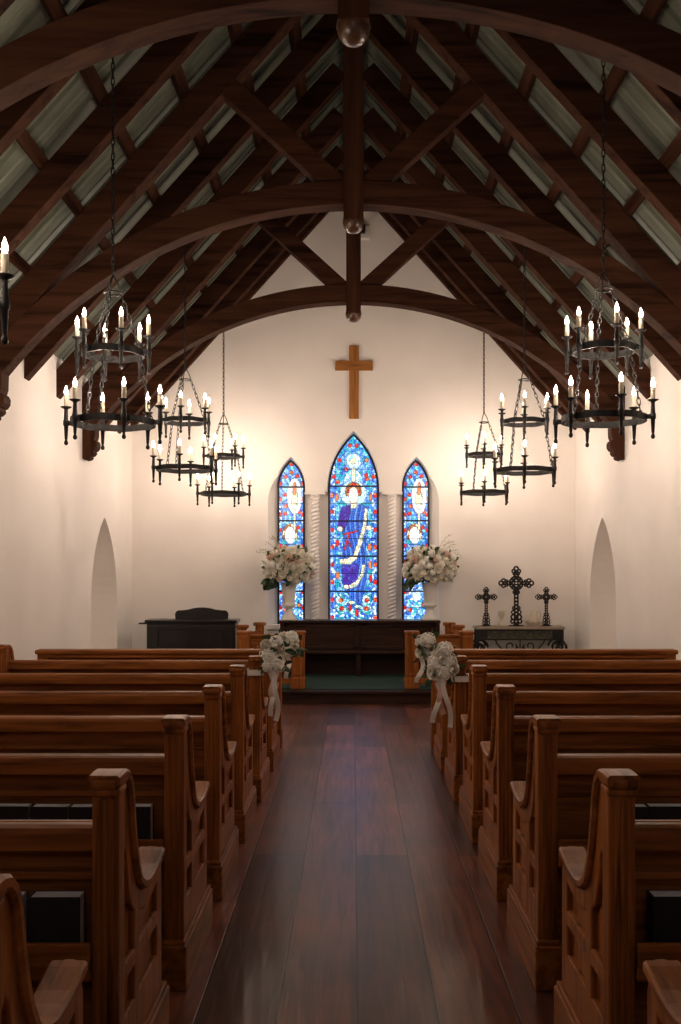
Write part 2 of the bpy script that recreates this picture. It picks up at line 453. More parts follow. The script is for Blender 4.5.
def side_design(p, h, mir):
    x, y = p                                   # 4x zoom coordinates of the left lancet, x 30..140
    if ell(p, (98, 275), 8, 26): return ORG
    if ell(p, (98, 315), 14, 32): return CREAM
    if 94 < x < 102 and 340 < y < 440: return CREAM
    if ell(p, (98, 305), 30, 72): return pick(h, [PALE, WHITE, (.6, .85, .9)])
    if ell(p, (80, 462), 22, 34): return WHITE
    if ell(p, (80, 458), 31, 44) and y < 480: return BROWN if h < .5 else CREAM
    if inpoly(p, [(55, 500), (105, 500), (120, 640), (110, 720), (60, 720), (48, 640)]): return pick(h, [PALE, WHITE, LITE, MIDB])
    for c in ((85, 178), (85, 210), (62, 228), (108, 225), (60, 300), (118, 370), (60, 375), (64, 345), (112, 430), (70, 560), (110, 600), (60, 690), (115, 740), (62, 760)):
        if math.hypot(x - c[0], y - c[1]) < 8: return RED if h < .75 else ORG
    if x < 48 or x > 124:
        if (y % 62) < 15: return RED
        return pick(h, [BLUE, LITE, MIDB, PALE])
    if y > 640: return pick(h, [CYAN, MIDB, BLUE, PALE, TEAL, LITE])
    return pick(h, [MIDB, BLUE, TEAL, CYAN, LITE, MIDB])
def glass_mesh(w, zs, zt, zb, size, cell, design, frame, bars, thin, mir=False):
    """grid of glass pieces; frame maps (x,z) to design coordinates"""
    rnd = random.Random(5)
    pts = {}
    def cellpt(i, j):
        if (i, j) not in pts: pts[(i, j)] = (i + rnd.random() * .9, j + rnd.random() * .9, rnd.random())
        return pts[(i, j)]
    arch = lancet(0, w, zs, zt)
    poly = [(-w, zb)] + arch + [(w, zb)]
    nx = int(2 * w / size) + 1; nz = int((zt - zb) / size) + 1
    vs = []; fs = []; cols = []; idx = {}
    def vid(i, k):
        if (i, k) not in idx:
            idx[(i, k)] = len(vs); vs.append((-w + i * 2 * w / nx, 0, zb + k * (zt - zb) / nz))
        return idx[(i, k)]
    for k in range(nz):
        for i in range(nx):
            x = -w + (i + .5) * 2 * w / nx; z = zb + (k + .5) * (zt - zb) / nz
            if not inpoly((x * .985, z), poly): continue
            gx, gz = x / cell + 50, z / cell
            ci, cj = int(gx), int(gz); best = []
            for a in (-1, 0, 1):
                for b_ in (-1, 0, 1):
                    q = cellpt(ci + a, cj + b_); best.append((math.hypot(q[0] - gx, q[1] - gz), q))
            best.sort(key=lambda t: t[0])
            q = best[0][1]
            p = frame(x, z); pc = frame((q[0] - 50) * cell, q[1] * cell)
            # a piece takes the colour of the design part it belongs to
            pm = (p[0] * .88 + pc[0] * .12, p[1] * .88 + pc[1] * .12)
            f_ = (lambda w_, h_: design(w_, h_, mir)) if mir is not None else design
            c = f_(pm, q[2])
            c0_ = f_(p, .31)
            lead = best[1][0] - best[0][0] < .12 or f_((p[0] + 2.6, p[1]), .31) != c0_ or f_((p[0], p[1] + 2.6), .31) != c0_
            g = .8 + .4 * rnd.random()
            c = tuple(min(1, v * g) for v in c)
            if lead: c = tuple(v * .22 for v in c)
            fs.append((vid(i, k), vid(i + 1, k), vid(i + 1, k + 1), vid(i, k + 1))); cols.append(c)
    me = bpy.data.meshes.new('pane'); me.from_pydata(vs, [], fs); me.materials.append(M['glass'])
    ca = me.color_attributes.new('glass', 'FLOAT_COLOR', 'CORNER')
    flat = []
    for c in cols: flat += [c[0], c[1], c[2], 1.0] * 4
    ca.data.foreach_set('color', flat)
    me.update()
    return me
def stained_window(name, cx, w, zs, zt, zb, pane, bars, thin):
    t = bpy.data.objects.new(name, None); COL.objects.link(t); t.location = (cx, YB + .095, 0); struct(t)
    link('pane', pane, t)
    arch = lancet(0, w - .011, zs, zt - .02, 16)
    path = [(x, 0, z) for x, z in [(-w + .011, zb)] + arch + [(w - .011, zb)]]
    hw = .013
    MB().tube(path, 0, closed=True, sec=[(-.02, -hw), (.012, -hw), (.012, hw), (-.02, hw)], up=(0, 1, 0)).build('window_frame', M['lead'], t)
    mb = MB()
    def half(z):
        if z < zs: return w
        h = zt - zs; R = (w * w + h * h) / (2 * w)
        return max(.01, math.sqrt(max(0, R * R - (z - zs) ** 2)) - R + w)
    for z in bars: mb.b((-half(z), -.014, z - .010), (half(z), .004, z + .010))
    for z in thin: mb.b((-half(z), -.008, z - .0035), (half(z), .004, z + .0035))
    mb.build('saddle_bar', M['lead'], t)
    return t
def cz(v): return pz(430 + v / 5.12, 12.99)            # zoom row -> height
cf = lambda x, z: (172 + x * 5.12 * F / 12.99, (570 - (z - CAMZ) * F / 12.99 - 430) * 5.12)
pane_c = glass_mesh(CWW, CWS, CWT, ZB, .0066, .030, centre_design, cf, None, None, None)
stained_window('window_1', 0, CWW, CWS, CWT, ZB, pane_c, [cz(v) for v in (288, 466, 646, 826)], [cz(v) for v in (200, 375, 555, 735, 917)])
def sf(x, z): return (84 + x * 4 * F / 12.99, (570 - (z - CAMZ) * F / 12.99 - 420) * 4)
pane_l = glass_mesh(SWW, SWS, SWT, ZB, .0066, .028, side_design, sf, None, None, False)
pane_r = glass_mesh(SWW, SWS, SWT, ZB, .0066, .028, side_design, lambda x, z: sf(x + .0, z), None, None, True)
sb = [pz(420 + v / 4, 12.99) for v in (268, 403, 545, 685)]; st = [pz(420 + v / 4, 12.99) for v in (335, 475, 615, 750)]
stained_window('window_2', -SWC, SWW, SWS, SWT, ZB, pane_l, sb, st)
stained_window('window_3', SWC, SWW, SWS, SWT, ZB, pane_r, sb, st)

# twisted columns between the windows
def column(x, label):
    t = thing('twisted_column', label, 'column', (x, YB + .055, ZB), 'twisted columns between the windows')
    H = ZR - ZB - .07
    n = 260
    prof = [(.05, .06 + (H - .06) * i / n) for i in range(n + 1)]
    MB().lathe(prof, n=24, mod=lambda r, z, a: r + .011 * math.cos(2 * a - 2 * PI * z / .05)).build('shaft', M['plaster2'], t)
    MB().b((-.075, -.06, 0), (.075, .06, .03), .004).lathe([(.066, .03), (.068, .045), (.055, .06), (.05, .065)], n=20).build('base', M['plaster2'], t)
    MB().lathe([(.05, H - .005), (.06, H + .01), (.068, H + .03), (.07, H + .034)], n=20).b((-.135, -.06, H + .033), (.135, .06, H + .069), .006).build('capital', M['plaster2'], t)
column(-.50, 'white twisted column between the left and centre stained glass windows')
column(.50, 'white twisted column between the centre and right stained glass windows')

# ------------------------------------------------------------------ roof timbers
AC, AR_ = .79, 3.50                        # arch centre height and underside radius
def slope_box(mb, sgn, x0, x1, off, depth, y, wy, bev=.006):
    """a timber along the roof slope: underside `off` (vertical) above the rafter underside line"""
    ang = math.atan(SL)
    za, zb_ = rz(x0) + off, rz(x1) + off
    L = math.hypot(x1 - x0, za - zb_)
    cx, cz_ = (x0 + x1) / 2, (za + zb_) / 2
    c = (sgn * (cx + SN * depth / 2), y, cz_ + CS * depth / 2)
    rot = Matrix.Rotation(sgn * ang, 3, 'Y')
    mb.box(c, (L, wy, depth), rot, bev)
    return mb
def truss(y, label):
    t = thing('roof_truss', label, 'roof truss', (0, y, 2.62), 'arched roof trusses')
    Z0 = -2.62
    def at(mb): mb.v = [(v[0], v[1], v[2] + Z0) for v in mb.v]; return mb
    at(slope_box(MB(), -1, .06, W - .005, 0, .20, 0, .17)).build('principal_rafter', M['beamX'], t)
    at(slope_box(MB(), 1, .06, W - .005, 0, .20, 0, .17)).build('principal_rafter', M['beamX'], t)
    am = math.asin((W - .13) / AR_)
    n = 48
    inner = [(AR_ * math.sin(-am + 2 * am * i / n), AC + AR_ * math.cos(-am + 2 * am * i / n)) for i in range(n + 1)]
    outer = [((AR_ + .185) * math.sin(-am + 2 * am * i / n), AC + (AR_ + .185) * math.cos(-am + 2 * am * i / n)) for i in range(n + 1)]
    at(MB().ext(inner + outer[::-1], [], .165, .005, lambda a, b_, c: (a, c, b_))).build('arch', M['beamX'], t)
    kp = at(MB().b((-.078, -.095, AC + AR_ - .12), (.078, .095, rz(0) + .12), .006)).build('king_post', M['beamZ'], t)
    at(MB().lathe([(.02, 4.09), (.05, 4.10), (.075, 4.13), (.087, 4.175), (.082, 4.21), (.06, 4.245), (.05, 4.25), (.068, 4.258), (.07, 4.27), (.055, 4.28), (.055, 4.30)], n=24)).build('ball_finial', M['finial'], kp)
    for sgn in (-1, 1):
        a = Vector((sgn * .02, 4.235)); b_ = Vector((sgn * 1.04, 5.16)); d = (b_ - a); L = d.length; d.normalize()
        nrm = Vector((-d.y, d.x)) * (1 if sgn > 0 else -1)
        c = (a + b_) / 2 + nrm * .085
        ang = math.atan2(d.y, d.x)
        at(MB().box((c.x, 0, c.y), (L, .135, .16), Matrix.Rotation(-ang, 3, 'Y'), .005)).build('strut', M['beamX'], t)
        # wall post ending in a scroll
        o = [(W - .002, 3.2), (W - .002, 2.63), (W - .03, 2.615), (W - .07, 2.625), (W - .085, 2.645), (W - .08, 2.66), (W - .10, 2.665), (W - .122, 2.69),
             (W - .118, 2.715), (W - .135, 2.72), (W - .155, 2.75), (W - .158, 2.79), (W - .145, 2.82), (W - .125, 2.825), (W - .14, 2.87), (W - .15, 3.2)]
        at(MB().ext([(sgn * x, z) for x, z in (o if sgn < 0 else o[::-1])], [], .16, .004, lambda a, b_, c: (a, c, b_))).build('wall_post', M['beamZ'], t)
truss(5.0, 'dark arched roof truss nearest the camera, its arch crossing the top of the picture')
truss(7.8, 'dark arched roof truss in the middle, with straight struts above its arch')
truss(10.6, 'farthest dark arched roof truss, the one just above the wall cross')
RP = [(5.93, 'first behind the nearest arched truss'), (6.87, 'just before the middle arched truss'), (8.73, 'first behind the middle arched truss'),
      (9.67, 'just before the farthest arched truss'), (11.53, 'first behind the farthest arched truss'), (12.15, 'second last before the altar wall')]
for sgn, sd in ((-1, 'left'), (1, 'right')):
    for y, w_ in RP:
        o = slope_box(MB(), sgn, .06, W - .005, .02, .186, 0, .125).build('rafter', M['beamX'], None, (0, y, 0))
        tag(o, 'dark wooden rafter on the %s roof slope, %s' % (sd, w_), 'rafter', 'common rafters')
    o = slope_box(MB(), sgn, .06, W - .005, .16, .09, 0, .10).build('rafter', M['beamX'], None, (0, YB - .06, 0))
    tag(o, 'dark wooden rafter on the %s roof slope, lying against the altar wall' % sd, 'rafter', 'common rafters')
    for i, x in enumerate((2.376, 1.966, 1.557, 1.145, .735, .325)):
        ang = math.atan(SL)
        c = (sgn * (x + SN * .24), (YB - .02 + 2.2) / 2, rz(x) + CS * .24)
        o = MB().box((0, 0, 0), (.085, YB - 2.2, .075), Matrix.Rotation(sgn * ang, 3, 'Y'), .004).build('purlin', M['beamY'], None, c)
        tag(o, 'dark purlin under the %s metal roof slope, %s up from the eave' % (sd, ('lowest', 'second', 'third', 'fourth', 'fifth', 'sixth')[i]), 'purlin', 'purlins under the metal roof')
o = MB().b((-.05, YF + .05, 0), (.05, YB - .01, .2), .004).build('ridge_beam', M['beamY'], None, (0, 0, rz(0) + .06))
tag(o, 'dark ridge beam at the peak of the roof', 'beam')

# ------------------------------------------------------------------ chandeliers
def chain(mb, a, b_, pitch=.042, wire=.0035, wid=.011):
    a = Vector(a); b_ = Vector(b_); d = b_ - a; n = max(2, round(d.length / pitch)); t = d.normalized()
    g = Vector((0, 1, 0)) if abs(t.y) < .9 else Vector((1, 0, 0))
    u = (g - t * g.dot(t)).normalized(); w = t.cross(u)
    h = d.length / n * .68
    for i in range(n):
        c = a + d * ((i + .5) / n); s = u if i % 2 == 0 else w
        pts = []
        for k in range(10):
            q = 2 * PI * k / 10
            pts.append(c + t * (h * math.cos(q)) + s * (wid * math.sin(q)))
        mb.tube(pts, wire, 5, True)
    return mb
def ring_band(R, z, h=.042, th=.009, n=36):
    path = [(R * (1 + .012 * math.sin(5 * 2 * PI * k / n)) * math.cos(2 * PI * k / n), R * math.sin(2 * PI * k / n), z + .002 * math.sin(7 * 2 * PI * k / n)) for k in range(n)]
    mb = MB().tube(path, 0, closed=True, sec=[(-h / 2, -th), (h / 2, -th), (h / 2, th), (-h / 2, th)], up=(0, 0, 1))
    return mb
ZC = 2.235
XC = 1.57
def make_chandelier(label, loc, rot):
    t = thing('chandelier', label, 'chandelier', loc, 'two-tier candle chandeliers', rot)
    tiers = [(.31, .262, 2.385), (.236, .192, 2.835)]
    mh = MB().lathe([(.0, -.145), (.010, -.14), (.014, -.13), (.011, -.118), (.007, -.11), (.010, -.10), (.014, -.02), (.019, -.014), (.019, .014), (.015, .022), (.012, .085), (.015, .092), (.034, .102), (.036, .107), (.018, .106), (.0, .105)], n=12).mesh('candle_holder', M['iron'])
    mc = MB().lathe([(.0, .104), (.0145, .105), (.0145, .183), (.013, .186), (.004, .187), (0, .187)], n=12).mesh('candle', M['candle'])
    mf = MB().lathe([(0, .187), (.008, .190), (.0118, .202), (.0108, .214), (.006, .230), (.0, .246)], n=8).mesh('flame', M['flame'])
    for (rc, rr, z) in tiers:
        ring_mb = ring_band(rr, z - ZC)
        for k in range(6):
            a = -math.radians(60 * k)
            ring_mb.box(((rr + rc) / 2 * math.cos(a), (rr + rc) / 2 * math.sin(a), z - ZC), (rc - rr, .014, .03), Matrix.Rotation(a, 3, 'Z'))
        ring_mb.build('ring', M['iron'], t)
        for k in range(6):
            a = -math.radians(60 * k)
            h = link('candle_holder', mh, t, (rc * math.cos(a), rc * math.sin(a), z - ZC))
            link('candle', mc, h); link('flame', mf, h)
    zcr = 3.225 - ZC
    mb = MB()
    mb.tube([(.055 * math.cos(2 * PI * k / 20), .055 * math.sin(2 * PI * k / 20), zcr) for k in range(20)], .006, 6, True)
    for k in range(3):
        a = math.radians(120 * k + 30)
        mb.tube([(.055 * math.cos(a), .055 * math.sin(a), zcr), (.035 * math.cos(a), .035 * math.sin(a), zcr + .06), (.006 * math.cos(a), .006 * math.sin(a), zcr + .11)], .005, 6)
    mb.tube([(0, .012 * math.sin(2 * PI * k / 12), zcr + .122 + .014 * math.cos(2 * PI * k / 12)) for k in range(12)], .004, 6, True)
    mb.build('crown', M['iron'], t)
    for k in range(3):
        a = math.radians(120 * k + 30)
        p = lambda r, z: (r * math.cos(a), r * math.sin(a), z - ZC)
        mb = chain(MB(), p(.055, 3.22), p(.185, 2.85)); chain(mb, p(.185, 2.82), p(.255, 2.40))
        mb.build('tier_chain', M['iron'], t)
    top = RZ + ROOF + (W - XC) * SL - ZC - .02
    chain(MB(), (0, 0, zcr + .13), (0, 0, top - .02), .048, .004, .010).build('hanging_chain', M['iron'], t)
    MB().lathe([(.0, top - .03), (.03, top - .028), (.035, top - .01), (.035, top + .05)], n=14).build('ceiling_hook', M['iron'], t)
    return t
CH = [(-1.572, 3.6, 0, 'black iron candle chandelier cut off by the left picture edge, nearest the camera'),
      (1.62, 6.45, -24, 'large black iron candle chandelier, the nearest on the right side'),
      (-1.56, 6.45, -4, 'large black iron candle chandelier, the nearest whole one on the left side'),
      (-1.59, 9.4, -30, 'black iron candle chandelier, the middle of the three whole ones on the left'),
      (1.58, 9.2, -39, 'black iron candle chandelier, the middle of the three on the right'),
      (-1.56, 11.95, -48, 'smallest-looking black iron candle chandelier on the left, closest to the altar wall'),
      (1.56, 11.9, -36, 'smallest-looking black iron candle chandelier on the right, closest to the altar wall')]
c0 = None
for i, (x, y, r, lb) in enumerate(CH):
    loc = (x, y, ZC + (.024, .042, .02, .02, -.018, -.02, -.01)[i])
    if c0 is None: c0 = make_chandelier(lb, loc, math.radians(r))
    else: dup(c0, lb, loc, math.radians(r))

# ------------------------------------------------------------------ pews
PLEN = 1.983
CAPPATH = [(-.022, .925), (.02, .927), (.06, .926), (.092, .918), (.117, .90), (.134, .872), (.146, .83), (.156, .78), (.170, .725), (.190, .675), (.220, .63), (.258, .602), (.305, .588), (.35, .588), (.39, .594), (.425, .604), (.45, .612), (.468, .615)]
def UU(u): return u if u < .15 else .15 + (u - .15) * 1.32
def VV(u, v): return v if u < .15 else v - .03 * min(1, (u - .15) / .07)
CAPPATH = [(UU(u), VV(u, v)) for u, v in CAPPATH]
def pew_end_meshes():
    frame = MB(); top = [(u, v - .012) for u, v in CAPPATH[1:-1]]
    outl = [(.005, .02)] + [(.005, .91)] + [(max(u, .006), v) for u, v in top] + [(UU(.455), .57), (UU(.475), .555), (UU(.485), .53), (UU(.49), .02)]
    rnd_ = lambda pts: pts
    # four openings of the aisle panel
    h1 = [(.085, .42), (.085, .70), (.10, .72), (.115, .705), (.135, .63), (.165, .57), (.20, .535), (.20, .42)]
    h2 = [(.085, .285), (.085, .375), (.20, .375), (.20, .285)]
    h3 = [(.245, .42), (.245, .515), (.30, .498), (.36, .498), (.43, .515), (.43, .42)]
    h4 = [(.245, .285), (.245, .375), (.43, .375), (.43, .285)]
    h1, h2, h3, h4 = [[(UU(u), v - (.012 if u > .15 and v > .45 else 0)) for u, v in h] for h in (h1, h2, h3, h4)]
    frame.ext(outl, [h1, h2, h3, h4], .052, .006, lambda a, b_, c: (c, a, b_))
    fm = frame.mesh('pew_end', M['pewZ'])
    pm = MB().b((-.009, .07, .26), (.009, .545, .48)).b((-.009, .07, .47), (.009, .225, .70)).mesh('recess_panel', M['pewZ'])
    cap = MB()
    w = .041; th = .015
    sec = [(-th, -w + .006), (-th, w - .006), (-th + .006, w), (th - .008, w), (th, w - .008), (th, -w + .008), (th - .008, -w), (-th + .006, -w)]
    cap.tube([(0, u, v) for u, v in CAPPATH], 0, sec=[(b_, a) for a, b_ in sec], up=(1, 0, 0))
    cap.ball((0, UU(.468), .579), .021, 14, 8, (1.93, 1.0, 1.0))
    cm = cap.mesh('armrest', M['pewY'])
    post = MB().b((-.034, -.002, .16), (.034, .062, .915), .005)
    post.b((-.039, -.014, .885), (.039, .066, .905), .006).b((-.041, -.025, .903), (.041, .075, .934), .011)
    for x in (-.017, 0, .017): post.b((x - .0045, -.006, .19), (x + .0045, .003, .875), .002)
    pom = post.mesh('post', M['pewZ'])
    plm = MB().b((-.046, -.022, 0), (.046, .620, .155), .006).b((-.040, -.014, .153), (.040, .612, .172), .006).mesh('plinth', M['pewY'])
    return fm, pm, cm, pom, plm
EM = pew_end_meshes()
def pew_end(t, x, zs=1.0):
    e = link('pew_end', EM[0], t, (x, 0, 0)); e.scale = (1, 1, zs)
    for nm, me in zip(('recess_panel', 'armrest', 'post', 'plinth'), EM[1:]): link(nm, me, e)
    return e
def make_pew(label, loc, zs):
    t = thing('church_pew', label, 'pew', loc, 'church pews', 0)
    h = PLEN / 2
    pew_end(t, -h + .034, zs); pew_end(t, h - .034, zs)
    a, b_ = -h + .03, h - .03
    rot = Matrix.Rotation(math.radians(-4), 3, 'X')
    MB().box((0, .115, .47), (b_ - a, .026, .64), rot, .003).build('backrest', M['pewX'], t)
    MB().box((0, .10, .655), (b_ - a, .010, .02), rot, .003).box((0, .113, .615 - .19), (b_ - a, .04, .09), rot, .004).build('back_moulding', M['pewX'], t)
    sec = [(-.030, -.035), (.012, -.035), (.026, -.028), (.032, -.012), (.032, .012), (.026, .028), (.012, .035), (-.030, .035)]
    MB().tube([(a, .088, .762), (b_, .088, .762)], 0, sec=sec, up=(0, 0, 1)).build('top_rail', M['pewX'], t)
    MB().b((a, .125, .425), (b_, .59, .455), .008).build('seat', M['pewX'], t)
    MB().b((a + .039, -.016, .425), (b_ - .039, .108, .44), .003).b((a + .039, -.022, .43), (b_ - .039, -.005, .522), .005).build('book_rack', M['pewX'], t)
    MB().b((-.018, .14, 0), (.018, .48, .425), .004).build('support', M['pewZ'], t)
    return t
PY = [1.60, 2.49, 3.44, 4.37, 5.29, 6.23, 7.16]
ORD = ['nearest the camera, only its arm in view', 'second from the camera', 'third from the camera', 'fourth from the camera', 'fifth from the camera', 'sixth from camera, ribboned bouquet on its end', 'seventh from camera, nearest the altar']
pr = {}
for sd, cx in (('left', -1.578), ('right', 1.629)):
    for i, y in enumerate(PY):
        low = i >= 5
        lb = 'brown pew on the %s of the aisle, %s' % (sd, ORD[i])
        if low not in pr: pr[low] = make_pew(lb, (cx, y, 0), .968 if low else 1.0)
        else: dup(pr[low], lb, (cx, y, 0))

def make_screen(label, loc):
    t = thing('pew_screen', label, 'pew screen', loc, 'low wooden screens before the front pews')
    h = PLEN / 2
    for x in (-h + .045, h - .045):
        MB().b((x - .045, .03, .0), (x + .045, .13, .775), .005).b((x - .05, .02, 0), (x + .05, .14, .16), .006).build('post', M['pewZ'], t)
    mb = MB().b((-h + .08, .06, .05), (h - .08, .085, .74))
    for k in range(4):
        x = -h + .09 + (PLEN - .18) * (k + .5) / 4
        mb.b((x - .19, .048, .22), (x + .19, .07, .62), .008)
    mb.build('panel', M['pewX'], t)
    MB().b((-h - .015, .008, .765), (h + .015, .15, .802), .012).b((-h + .01, .025, .735), (h - .01, .135, .767), .006).build('top_rail', M['pewX'], t)
    return t
s0 = make_screen('low brown wooden screen in front of the left pews, closest to the altar step', (-1.578, 8.05, 0))
dup(s0, 'low brown wooden screen in front of the right pews, closest to the altar step', (1.629, 8.05, 0))

# hymnals standing in the racks
def make_book(label, loc):
    t = thing('hymnal', label, 'hymnal', loc, 'hymnals in the pew racks')
    MB().b((-.064, -.028, 0), (.064, -.024, .191), .001).b((-.064, .024, 0), (.064, .028, .191), .001).b((-.066, -.028, 0), (-.061, .028, .191), .001).build('cover', M['book'], t)
    MB().b((-.061, -.0242, .003), (.060, .0242, .1895)).build('pages', M['pages'], t)
    return t
BK = [('left', 1, [58, 0]), ('left', 2, [134, 90, 52, 12]), ('left', 3, [155, 117, 88, 56, 25]), ('right', 1, [676]), ('right', 2, [628, 666]), ('right', 3, [563, 596, 627, 665])]
b0 = None; rb = random.Random(3)
NTH = ['', 'second', 'third', 'fourth', 'fifth']
PN = {1: 'second', 2: 'third', 3: 'fourth'}
for sd, n, xs in BK:
    y = PY[n] + .028
    for j, x in enumerate(xs):
        lb = 'black hymnal with white page edges in %s %s pew rack, %s' % (PN[n], sd, 'closest to aisle' if j == 0 else NTH[j] + ' from aisle')
        loc = (px(x, y), y + rb.uniform(-.004, .004), .4402)
        rz_ = rb.uniform(-.03, .03)
        if b0 is None: b0 = make_book(lb, loc); b0.rotation_euler = (0, 0, rz_)
        else: dup(b0, lb, loc, rz_)

# ------------------------------------------------------------------ altar end furniture
# dark wooden altar bench
t = thing('altar_bench', 'dark wooden bench cabinet with panelled back below the stained glass windows', 'bench', (.08, 12.5, .147))
MB().b((-1.01, -.06, .635), (1.01, .34, .672), .008).build('top_shelf', M['darkwood'], t)
mb = MB().b((-.98, .0, .0), (.98, .03, .636))
for x in (-.49, .49):
    for (x0, x1, z0, z1) in ((x - .46, x + .46, .59, .625), (x - .46, x + .46, .31, .345), (x - .47, x - .42, .31, .625), (x + .42, x + .47, .31, .625)):
        mb.b((x0, -.022, z0), (x1, .004, z1), .004)
mb.build('back_panel', M['darkwood'], t)
MB().b((-.80, -.32, .275), (.80, .005, .305), .006).build('seat', M['darkwood'], t)
for x in (-1.0, .955): MB().b((x, -.055, 0), (x + .045, .33, .636), .005).build('end_panel', M['darkwood'], t)
for x in (-.78, -.05, .72): MB().b((x, -.28, 0), (x + .06, -.22, .276), .005).build('leg', M['darkwood'], t)

# communion rails
def rail(x0, x1, label):
    t = thing('altar_rail', label, 'altar rail', ((x0 + x1) / 2, 10.97, .147), 'wooden altar rails')
    h = (x1 - x0) / 2
    for s in (-1, 1):
        c = s * (h - .078)
        mb = MB().b((c - .072, -.07, 0), (c + .072, .07, .60), .005).b((c - .08, -.08, 0), (c + .08, .08, .12), .008).b((c - .082, -.08, .598), (c + .082, .08, .632), .012)
        for e in (-1, 1): mb.b((c + e * .045 - .012, -.078, .16), (c + e * .045 + .012, -.06, .57), .004)
        mb.b((c - .05, -.078, .55), (c + .05, -.06, .575), .004).b((c - .05, -.078, .15), (c + .05, -.06, .175), .004)
        mb.build('post', M['pewZ'], t)
    MB().b((-h + .14, -.05, .56), (h - .14, .05, .592), .01).b((-h + .14, -.03, .48), (h - .14, .03, .562), .004).build('top_rail', M['pewX'], t)
    MB().b((-h + .14, -.03, .05), (h - .14, .03, .11), .004).build('bottom_rail', M['pewX'], t)
    k = 5
    for i in range(k):
        x = -h + .15 + (2 * h - .30) * (i + .5) / k
        MB().b((x - .02, -.015, .105), (x + .02, .015, .485), .004).build('baluster', M['pewZ'], t)
rail(px(236.5, 10.9), px(305, 10.9), 'short brown wooden altar rail left of the green carpet gap')
rail(px(405, 10.9), px(474, 10.9), 'short brown wooden altar rail right of the green carpet gap')
# small sideways stalls behind the rails
def stall(x, dx, label):
    t = thing('choir_stall', label, 'stall', (x, 11.85, .147), 'small wooden stalls behind the altar rails')
    for y, off in ((-.27, dx), (.27, 0)):
        MB().b((off - .05, y - .035, 0), (off + .05, y + .035, .635), .005).b((off - .075, y - .05, .625), (off + .075, y + .05, .665), .012).b((off - .06, y - .045, 0), (off + .06, y + .045, .1), .006).build('post', M['pewZ'], t)
    ang = math.atan2(.54, -dx)
    MB().box((dx / 2, 0, .42), (.025, .52, .30), Matrix.Rotation(ang - PI / 2, 3, 'Z'), .004).build('backrest', M['pewY'], t)
    MB().box((dx / 2 + (.12 if x < 0 else -.12), 0, .30), (.26, .50, .03), None, .006).build('seat', M['pewY'], t)
stall(px(259.5, 12.1), px(242.5, 11.6) - px(259.5, 12.1), 'small brown wooden stall behind the left altar rail beside the black piano')
stall(px(449.5, 12.1), px(458, 11.6) - px(449.5, 12.1), 'small brown wooden stall behind the right altar rail near the iron console table')

# piano seen from the back
pxl, pxr = px(145, 12.0), px(237, 12.0); pc = (pxl + pxr) / 2; ph = (pxr - pxl) / 2
t = thing('piano', 'black console piano with scalloped music desk against the left altar wall', 'piano', (pc, 12.0, .147))
mb = MB().b((-ph + .02, 0, .10), (ph - .02, .30, .665), .006)
mb.b((-ph + .03, -.012, .08), (-ph + .16, .02, .63), .004).b((ph - .16, -.012, .08), (ph - .03, .02, .63), .004).b((-ph + .16, -.008, .58), (ph - .16, .02, .63), .004).b((-ph + .16, -.008, .08), (ph - .16, .02, .13), .004)
mb.build('case', M['black'], t)
MB().b((-ph, -.03, .664), (ph, .34, .702), .008).b((-ph - .09, .05, .645), (-ph + .02, .16, .662), .004).build('lid', M['black'], t)
dk = [(-.32, .70), (.32, .70), (.325, .77), (.31, .80), (.285, .812), (.23, .815), (.17, .822), (.10, .84), (.05, .847), (0, .849), (-.05, .847), (-.10, .84), (-.17, .822), (-.23, .815), (-.285, .812), (-.31, .80), (-.325, .77)]
MB().ext(dk, [], .022, .005, lambda a, b_, c: (a + (174 + 227 - 145 - 237) / 2 * 12 / F, .10 + c, b_)).build('music_desk', M['black'], t)
MB().b((-ph + .06, .29, .40), (ph - .06, .56, .46), .006).build('key_bed', M['black'], t)
MB().b((-ph + .10, .38, .458), (ph - .10, .53, .475), .003).build('keys', M['keys'], t)
for x in (-ph + .06, ph - .11):
    MB().b((x, .48, 0), (x + .05, .53, .405), .006).build('leg', M['black'], t)
    MB().b((x - .01, .02, 0), (x + .06, .30, .105), .008).build('foot', M['black'], t)

# console table with iron scrolls
def spiral(c, r0, r1, a0, a1, n=26, fy=0):
    return [(c[0] + (r0 + (r1 - r0) * i / n) * math.cos(a0 + (a1 - a0) * i / n), fy, c[1] + (r0 + (r1 - r0) * i / n) * math.sin(a0 + (a1 - a0) * i / n)) for i in range(n + 1)]
YT = 12.62
tx0, tx1 = px(475, YT), px(562, YT); tc_ = (tx0 + tx1) / 2; th_ = (tx1 - tx0) / 2
t = thing('console_table', 'black wrought iron console table with scroll legs and stone top against the altar wall', 'console table', (tc_, YT, .147))
ZT = .592
MB().b((-th_ - .01, -.15, ZT - .035), (th_ + .01, .16, ZT), .008).build('table_top', M['stone'], t)
MB().b((-th_ + .10, -.122, ZT - .155), (th_ - .10, -.112, ZT - .04)).build('frieze_panel', M['patina'], t)
mb = MB()
for z in (ZT - .045, ZT - .16): mb.b((-th_ + .01, -.135, z - .011), (th_ - .01, -.11, z + .011), .004)
for i in range(10):
    x = -th_ + .14 + (2 * th_ - .28) * (i + .5) / 10
    mb.tube(spiral((x, ZT - .10), .012, .045, 0, 2.3 * PI * (1 if i % 2 else -1), 18, -.126), .005, 5)
mb.build('frieze_scrollwork', M['iron2'], t)
